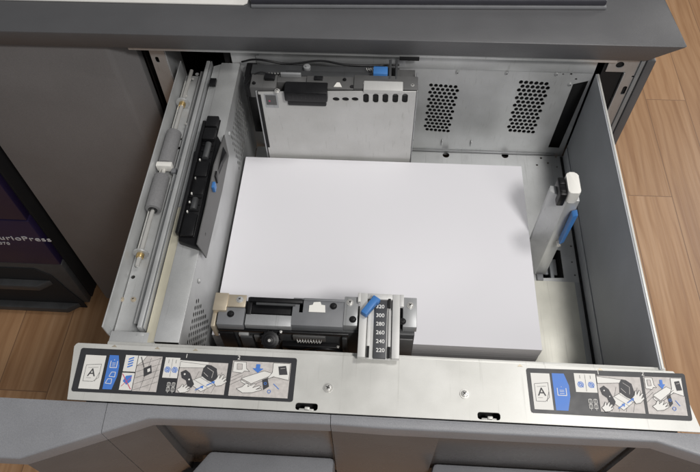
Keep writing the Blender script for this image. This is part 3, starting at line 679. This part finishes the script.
b.box((-.046, GY + .0025, gt - .012), (.0475, GY + .030, gt + .0045), .001)
b.box((-.160, GY + .016, gt - .02), (-.116, GY + .030, gt - .001), .001)
b.build('guide_carriage', CARR, rg)
b = MB()   # black grip
gx0, gx1 = G2(284.5, 90)[0], G2(327.5, 90)[0]
b.box((gx0, GY - .0095, gt - .0150), (gx1, GY + .014, gt + .0035), .002); b.box((gx0 + .003, GY - .0050, gt - .028), (gx1 - .0025, GY + .006, gt - .0145), .002)
for k in range(9): x = gx0 + .006 + k * .0062; b.box((x, GY - .0096, gt - .009), (x + .0016, GY - .008, gt + .001), .0004)
b.build('grip', BLACK, rg)
b = MB(); q0 = G2(363.5, 88); q1 = G2(403, 88); b.box((q0[0], GY - .0022, gt - .0005), (q1[0], GY + .0165, gt + .0062), .0006); b.build('top_tab', PLATE, rg)
for px, py in ((277, 89.5), (412.5, 85.5), (365, 83.5)):
    q = U(px, py, 'z', gt + .004); screw((q.x, q.y, gt + .0022 if px > 300 else gt + .0008), rg, .0032, CHROME)
b = MB(); q = U(352, 88, 'z', gt); b.tube((q.x, q.y, gt + .002), (q.x, q.y, gt + .003), .003, 18); b.build('rivet', VOID, rg)
q = U(338, 85.5, 'z', gt + .002); b = MB(); b.prism([(q.x - .006, q.y - .004, gt + .0022), (q.x + .006, q.y - .004, gt + .0022), (q.x + .002, q.y + .005, gt + .0022), (q.x - .002, q.y + .005, gt + .0022)], (0, 0, .001)); b.build('white_cam', WHITEP, rg)
s0 = G2(266, 107); s1 = G2(277, 94); b = MB(); b.box((s0[0], GY - .0012, s0[1]), (s1[0], GY - .0008, s1[1]), 0)
b.box((s0[0] + .002, GY - .0015, s0[1] + .006), (s1[0] - .002, GY - .00125, s1[1] - .002), 0, 1)
b.box((s0[0] + .006, GY - .0018, s0[1] + .013), (s0[0] + .0085, GY - .00155, s0[1] + .0155), 0, 2)
b.build('caution_sticker', [STEEL_D, CARR, LABELR], rg)
b = MB(); b.box((-.1872, GY - .0016, .02), (-.1832, GY - .0008, gt - .011), 0); b.build('edge_slot', VOID, rg)
# linkage behind
b = MB()
b.box((-.205, .212, .128), (-.02, .232, .1345), .001); b.box((-.150, .205, .134), (-.02, .216, .1385), .001); b.build('link_arm', DARKG, rg)
b = MB(); q = U(307, 68, 'z', .138); b.tube((q.x, q.y, .1346), (q.x, q.y, .1415), .0055, 24, bev=.0006); b.tube((q.x, q.y, .1416), (q.x, q.y, .1435), .0025, 16); b.build('pivot', STEEL_D, rg)
q = U(381, 72, 'z', .152)
b = MB(); b.box((q.x - .0115, q.y - .008, .146), (q.x + .010, q.y + .008, .156), .0015); b.box((q.x - .0085, q.y - .004, .138), (q.x + .006, q.y + .01, .1458), .001); b.build('release_lever', BLUE, rg)
b = MB(); b.box((q.x + .0115, q.y - .014, .130), (q.x + .0155, q.y + .028, .152), .001); b.box((q.x + .021, q.y - .014, .130), (q.x + .0245, q.y + .028, .152), .001); b.box((q.x + .010, q.y - .016, .128), (q.x + .028, q.y + .03, .134), .001); b.box((q.x - .03, q.y + .004, .126), (q.x + .009, q.y + .02, .133), .001); b.build('lever_mount', DARKG, rg)
b = MB(); b.box((-.217, .215, .0), (-.200, .245, .126), .002); b.box((-.214, .195, .10), (-.1985, .2145, .130), .002); b.build('gap_fill', BLACK, rg)  # black blocks put in for the dark gap beside the guide
b = MB(); b.box((-.205, .2585, .112), (.03, .2605, .128), .0005); b.build('rear_rail', STEEL_D, rg)

def spring(p, q, r, turns, wire, m, parent, name='spring'):
    p, q = Vector(p), Vector(q); cu = bpy.data.curves.new('s', 'CURVE'); cu.dimensions = '3D'; cu.bevel_depth = wire; cu.bevel_resolution = 2
    sp_ = cu.splines.new('POLY'); k = turns * 12; sp_.points.add(k); qd = (q - p).to_track_quat('Z', 'Y')
    for i in range(k + 1):
        t = i / k; a = t * turns * 6.2832; v = p.lerp(q, t) + qd @ Vector((r * math.cos(a), r * math.sin(a), 0)); sp_.points[i].co = (*v, 1)
    ob = bpy.data.objects.new('s', cu); me = bpy.data.meshes.new_from_object(ob); bpy.data.objects.remove(ob); bpy.data.curves.remove(cu)
    return link(name, me, m, parent, smooth=True)
def wire(pts, r, m, parent, name='cable'):
    cu = bpy.data.curves.new('s', 'CURVE'); cu.dimensions = '3D'; cu.bevel_depth = r; cu.bevel_resolution = 2
    sp_ = cu.splines.new('BEZIER'); sp_.bezier_points.add(len(pts) - 1)
    for bp0, p in zip(sp_.bezier_points, pts): bp0.co = p; bp0.handle_left_type = bp0.handle_right_type = 'AUTO'
    ob = bpy.data.objects.new('s', cu); me = bpy.data.meshes.new_from_object(ob); bpy.data.objects.remove(ob); bpy.data.curves.remove(cu)
    return link(name, me, m, parent, smooth=True)
spring((-.176, .205, .139), (-.128, .207, .139), .0028, 11, .0005, CHROME, rg)
spring((-.03, .222, .139), (.0, .222, .139), .0022, 9, .0004, CHROME, rg)
wire([(-.226, .250, .122), (-.20, .238, .138), (-.15, .236, .133), (-.10, .240, .137), (-.06, .236, .134), (.02, .246, .128)], .0016, BLACK, rg)
wire([(-.21, .19, .130), (-.19, .196, .150), (-.165, .194, .149), (-.158, .205, .140)], .0011, VOID, rg)
for x, y, z in ((-.193, .176, gt + .0006), (-.176, .190, gt + .0006), (-.100, .188, gt + .0022), (-.060, .187, gt + .0022)): screw((x, y, z), rg, .0022, BLACK)
b = MB(); b.box((-.178, .182, gt + .0004), (-.163, .192, gt + .006), .001); b.build('sensor_block', BLACK, rg)
b = MB(); b.box((-.155, .192, gt - .001), (-.125, .196, gt + .006), .0006); b.build('stiffener', STEEL_D, rg)
b = MB(); b.box((-.105, .184, gt + .002), (-.092, .192, gt + .0045), .0008); b.build('clip', BLACK, rg)
b = MB(); b.box((.012, .2, .128), (.044, .225, .138), .001); b.build('slide_block', CARR, rg)
# ================================================================== FRONT GUIDE (fence before the stack)
HZ = .118
def H(px, py, z=HZ): q = U(px, py, 'z', z); return q.x, q.y
def hbox(b, x0, y0, x1, y1, z0, z1, bev=.0008, mi=0):
    # x/y limits read on the top face
    a = H(x0, (y0 + y1) / 2, z1); c = H(x1, (y0 + y1) / 2, z1); t = H((x0 + x1) / 2, y0, z1); d = H((x0 + x1) / 2, y1, z1)
    b.box((a[0], d[1], z0), (c[0], t[1], z1), bev, mi); return (a[0], d[1], c[0], t[1])
b = MB()
yb0 = H(280, 299)[1]; yb1 = H(280, 326)[1]
b.box((-.188, yb1 + .0015, -.02), (.0465, yb0 + .002, HZ - .012), .001)
b.box((-.1705, yb1 - .001, HZ - .0125), (-.1700, yb1, HZ - .012), 0)
fg = b.build('front_guide', DARKG, dr, 'dark guide box with ruler in front of the paper')
b = MB()
hbox(b, 217.5, 307, 244, 324.5, HZ - .0118, HZ + .001); hbox(b, 292, 298.5, 343.8, 326, HZ - .0118, HZ); hbox(b, 304, 298.5, 345, 301, HZ - .0118, HZ + .0016)
b.build('top_cover', MIDG, fg)
b = MB(); hbox(b, 245, 314.5, 291.5, 325.5, HZ - .0118, HZ - .0008); hbox(b, 343.9, 296.5, 358, 325.5, HZ - .0118, HZ + .001); hbox(b, 403, 297.5, 417, 327, HZ - .0118, HZ + .001); b.build('top_cover', STEEL_D, fg, 'light metal pieces of the guide top')
b = MB(); hbox(b, 247, 298, 304, 314, HZ - .0118, HZ - .006); hbox(b, 249, 297.5, 303, 302, HZ - .006, HZ + .0035, .0012); hbox(b, 247.5, 298, 252, 314, HZ - .006, HZ, .0008); hbox(b, 299, 299, 304, 313, HZ - .006, HZ, .0008)
b.build('grip', BLACK, fg)
b = MB(); x0 = H(257, 300)[0]; x1 = H(296, 300)[0]; y_ = H(270, 304)[1]; b.tube((x0, y_, HZ), (x1, y_, HZ), .0018, 14); b.build('grip_rod', DARKG, fg)
b = MB(); hbox(b, 214, 292.5, 227.5, 310, HZ - .004, HZ + .005, .0006); hbox(b, 212, 309, 216, 326, HZ - .03, HZ - .002, .0006); hbox(b, 227.6, 294.5, 246, 306.5, HZ + .0012, HZ + .004, .0006); b.build('brass_clip', BEIGE, fg)
b = MB(); q = H(317.5, 307.5)
pts = [(-.010, -.0065), (-.010, .002), (-.006, .003), (-.005, .0065), (.003, .0075), (.0045, .0035), (.009, .003), (.010, -.0065)]
b.prism([(q[0] + x, q[1] + y, HZ + .0002) for x, y in pts], (0, 0, .0008)); b.build('white_cutout', WHITEP, fg)
for px, py, m_, z in ((240, 299.7, STEEL, HZ + .004), (350, 302.7, CHROME, HZ + .001), (410.2, 305.6, CHROME, HZ + .001), (230.7, 314, BLACK, HZ + .001), (352.8, 319.5, BLACK, HZ + .001), (402.5, 321.5, BLACK, HZ + .001), (333.5, 306.3, BLACK, HZ)):
    q = U(px, py, 'z', z); screw((q.x, q.y, z), fg, .0034, m_)
# knob on the front face
yk = yb1
q = U(270, 340, 'y', yk - .012)
ax_ = Vector((0, -.5, .87)); kc = Vector((q.x, yk - .012, q.z))
b = MB(); b.tube(kc - ax_ * .012, kc, .0108, 40, bev=.0014); b.tube(kc, kc + ax_ * .0018, .0075, 30, bev=.0006); b.tube(kc + ax_ * .0018, kc + ax_ * .0045, .0042, 20, bev=.0006)
for k in range(14):
    a_ = k * 6.2832 / 14; u_ = Vector((1, 0, 0)); v_ = ax_.cross(u_); o_ = kc + (u_ * math.cos(a_) + v_ * math.sin(a_)) * .0108
    b.tube(o_ - ax_ * .011, o_ - ax_ * .001, .0009, 8)
kn = b.build('knob', BLACK, fg)
b = MB(); b.tube(kc + ax_ * .0046, kc + ax_ * .0052, .0018, 12); b.build('knob_pin', CHROME, kn)
q = U(244, 334, 'y', yk); b = MB(); b.box((q.x - .006, yk - .0018, q.z - .004), (q.x + .006, yk + .002, q.z + .003), .0004); b.build('window', STEEL, fg)
b = MB(); b.box((-.19, yk - .002, HZ - .018), (-.032, yk + .001, HZ - .0125), .0006); b.box((-.19, yk - .003, .02), (-.172, yk + .001, HZ - .02), .0006); b.box((-.115, yk - .006, .055), (-.045, yk + .001, .075), .001); b.build('guide_bracket', BLACK, fg)
for px, py in ((338, 346), (281, 331)):
    q = U(px, py, 'y', yk - .003); screw((q.x, yk - .0032, q.z), fg, .0016, CHROME, (0, -1, 0))
for x0_, x1_, z0_, z1_, d_ in ((-.165, -.150, .03, .09, .004), (-.148, -.128, .075, .092, .003), (-.100, -.060, .085, .098, .003), (-.125, -.040, .035, .041, .007), (-.040, -.034, .02, .098, .004)):
    b = MB(); b.box((x0_, yk - d_, z0_), (x1_, yk - .0001, z1_), .0008); b.build('rib', CARR if d_ == .003 else DARKG, fg)
wire([(-.160, yk - .006, .05), (-.13, yk - .010, .07), (-.10, yk - .008, .06), (-.06, yk - .009, .078), (-.035, yk - .006, .06)], .0014, BLACK, fg)
spring((-.095, yk - .006, .092), (-.065, yk - .006, .092), .0022, 9, .0004, CHROME, fg)
b = MB(); b.box((.0235, yk - .0012, .03), (.045, yk + .001, .098), .0006); b.build('end_plate', CARR, fg)
# ruler channel running forward over the ledge
x0 = H(357, 300, HZ + .006)[0]; x1 = H(402, 300, HZ + .006)[0]
RZ = HZ + .004
def ry(py): return U(380, py, 'z', RZ).y
yt, yf_ = ry(294), ry(358)
xa, xb = U(358, 340, 'z', RZ).x, U(399.5, 340, 'z', RZ).x
b = MB()
b.box((xa, yf_, RZ - .006), (xb, yt, RZ - .0045), .0004)
b.box((xa, yf_, RZ - .0045), (xa + .009, yt, RZ + .001), .0008); b.box((xb - .009, yf_, RZ - .0045), (xb, yt, RZ + .001), .0008)
b.box((xa - .003, ry(303), RZ - .002), (xa + .0005, yt, RZ + .0012), .0006); b.box((xb - .0005, ry(306), RZ - .002), (xb + .0045, yt, RZ + .0012), .0006)
b.box((xa + .009, ry(299.5), RZ - .0045), (xb - .009, yt, RZ + .0008), .0006)
rc = b.build('ruler_channel', PLATE, fg)
b = MB(); b.box((xa + .0102, yf_ - .0001 + .0004, RZ - .0044), (xa + .0135, ry(300), RZ - .002), .0003); b.box((xb - .0135, yf_ + .0004, RZ - .0044), (xb - .0102, ry(309), RZ - .002), .0003); b.build('slot_edge', PLATE, fg)
xm0, xm1 = U(374.3, 330, 'z', RZ).x, U(386.5, 330, 'z', RZ).x
b = MB(); b.box((xm0, yf_ + .0005, RZ - .0044), (xm1, ry(298.5) - .0004, RZ - .0012), .0003); b.build('ruler', RULK, fg, 'dark scale marked 320 down to 200')
RULW = mat('ruler_white', (.85, .85, .83), .5)
for n_, py in ((320, 306.7), (300, 315.5), (280, 324), (260, 332.6), (240, 341.4), (220, 350.3)):
    q = U(380.2, py, 'z', RZ - .001); text('numerals', str(n_), .0068, (q.x, q.y, RZ - .0009), (1, 0, 0), (0, 1, 0), RULW, fg, .0003, sx=1.0)
b = MB(); q = U(389.5, 303.5, 'z', RZ); b.box((q.x - .0016, q.y - .006, RZ - .0018), (q.x + .0016, q.y + .006, RZ + .0012), .0003); 
for xx in (xa + .0104, xb - .0134): b.box((xx, yf_ + .0006, RZ - .0019), (xx + .003, ry(346), RZ - .0008), .0002)
b.build('slot', VOID, fg)
a = Vector(H(376, 298.5, RZ + .008) + (RZ + .007,)); c = Vector(H(364, 313, RZ + .008) + (RZ + .005,))
d = (c - a); ang = math.atan2(d.y, d.x); M = Matrix.Translation((a + c) / 2) @ Matrix.Rotation(ang, 4, 'Z')
b = MB(); b.box((-d.length / 2 - .001, -.0042, -.005), (d.length / 2 + .001, .0042, .004), .0012, M=M, mi=0); b.box((-d.length / 2 - .0025, -.005, -.006), (-d.length / 2 + .004, .005, .0025), .001, M=M); b.build('release_lever', BLUE, fg)

# ================================================================== END GUIDE (post right of the stack)
b = MB(); lt = .112
pz = [(.2285, .0240), (.2500, .0085), (.2665, .0080), (.2665, .0300), (.2300, .0330)]
b.prism([(x, y, ZB + .001) for x, y in pz], (0, 0, lt - ZB - .001), .0006)
eg = b.build('end_guide', STEEL, dr, 'steel end guide post right of the paper')
b = MB(); b.prism([(.2475 + x, .007 + y, lt - .004) for x, y in rrect(0, 0, .0165, .036, .005, 5)], (0, 0, .022), .0015); b.build('white_cap', WHITEP, eg)
b = MB(); b.box((.2375, .0075, lt - .012), (.2472, .0380, lt + .013), .0015); b.box((.239, .012, lt + .0125), (.246, .020, lt + .0145), .0008); b.box((.239, .025, lt + .0125), (.246, .033, lt + .0145), .0008); b.build('spring_block', BLACK, eg)
b = MB(); b.prism([(.2605, -.004, .092), (.2675, -.004, .096), (.2655, -.004, .028), (.2600, -.004, .022)], (0, .0105, 0), .0012); b.build('release_lever', BLUE, eg)
b = MB(); b.tube((.262, .0078, .014), (.262, -.0005, .014), .0028, 18); b.build('lever_pin', CHROME, eg)
b = MB(); b.box((.272, .020, ZB - .022), (.292, .050, ZB - .018), .001); b.box((.278, .006, ZB - .030), (.284, .046, ZB - .010), .001); b.build('slot_slider', STEEL_B, eg)
b = MB(); b.box((.252, -.004, ZB + .0004), (.262, .0078, ZB + .0045), .001); b.build('foot_stop', MIDG, eg)

# ================================================================== PAPER
b = MB(); z0 = ZB + .0006; rr = random.Random(8)
hs = [.0, .034, .068, -ZB - .0006]
for k in range(3):
    dx, dy = (rr.uniform(-.0004, .0004), rr.uniform(-.0004, .0004)) if k < 2 else (0, 0)
    b.box((-.225 + dx, -.16 + dy, z0 + hs[k]), (.225 + dx, .16 + dy, z0 + hs[k + 1] - .00005), .0003, seg=1)
ps = b.build('paper_stack', PAPER); ps['label'] = 'thick stack of blank white paper lying in the drawer'; ps['category'] = 'paper'

# ================================================================== ON THE WORKTOP
q = U(247, 5.2, 'z', .1812)
b = MB(); b.prism([(-1.0, q.y - .003, .1806), (q.x - .006, q.y - .0005, .1806), (q.x, q.y + .004, .1806), (q.x, q.y + .22, .1806), (-1.0, q.y + .22, .1806)], (0, 0, .0018), .0003)
do = b.build('document', LABELW); do['label'] = 'white sheets lying on the worktop at the top left'; do['category'] = 'paper'
dv = thing('keyboard_tray', 'dark slab with a pale rim on the worktop, right of the white sheets', 'equipment', (.1, .40, .1805))
qa = U(251, 4, 'z', .186); qb = U(606, 5.5, 'z', .186)
b = MB(); b.hull8([(qa.x, qa.y - .001, .1855), (qb.x, qb.y - .001, .1855), (qb.x, qb.y + .2, .1855), (qa.x, qa.y + .2, .1855)], [(qa.x, qa.y, .194), (qb.x, qb.y, .194), (qb.x, qb.y + .2, .194), (qa.x, qa.y + .2, .194)], .002); b.build('slab', SLAB, dv)
b = MB(); b.hull8([(qa.x, qa.y - .0035, .1806), (qb.x + .002, qb.y - .0035, .1806), (qb.x + .002, qb.y + .2, .1806), (qa.x, qa.y + .2, .1806)], [(qa.x, qa.y - .003, .1852), (qb.x + .001, qb.y - .003, .1852), (qb.x + .001, qb.y + .2, .1852), (qa.x, qa.y + .2, .1852)], .001); b.build('rim', MIDG, dv)
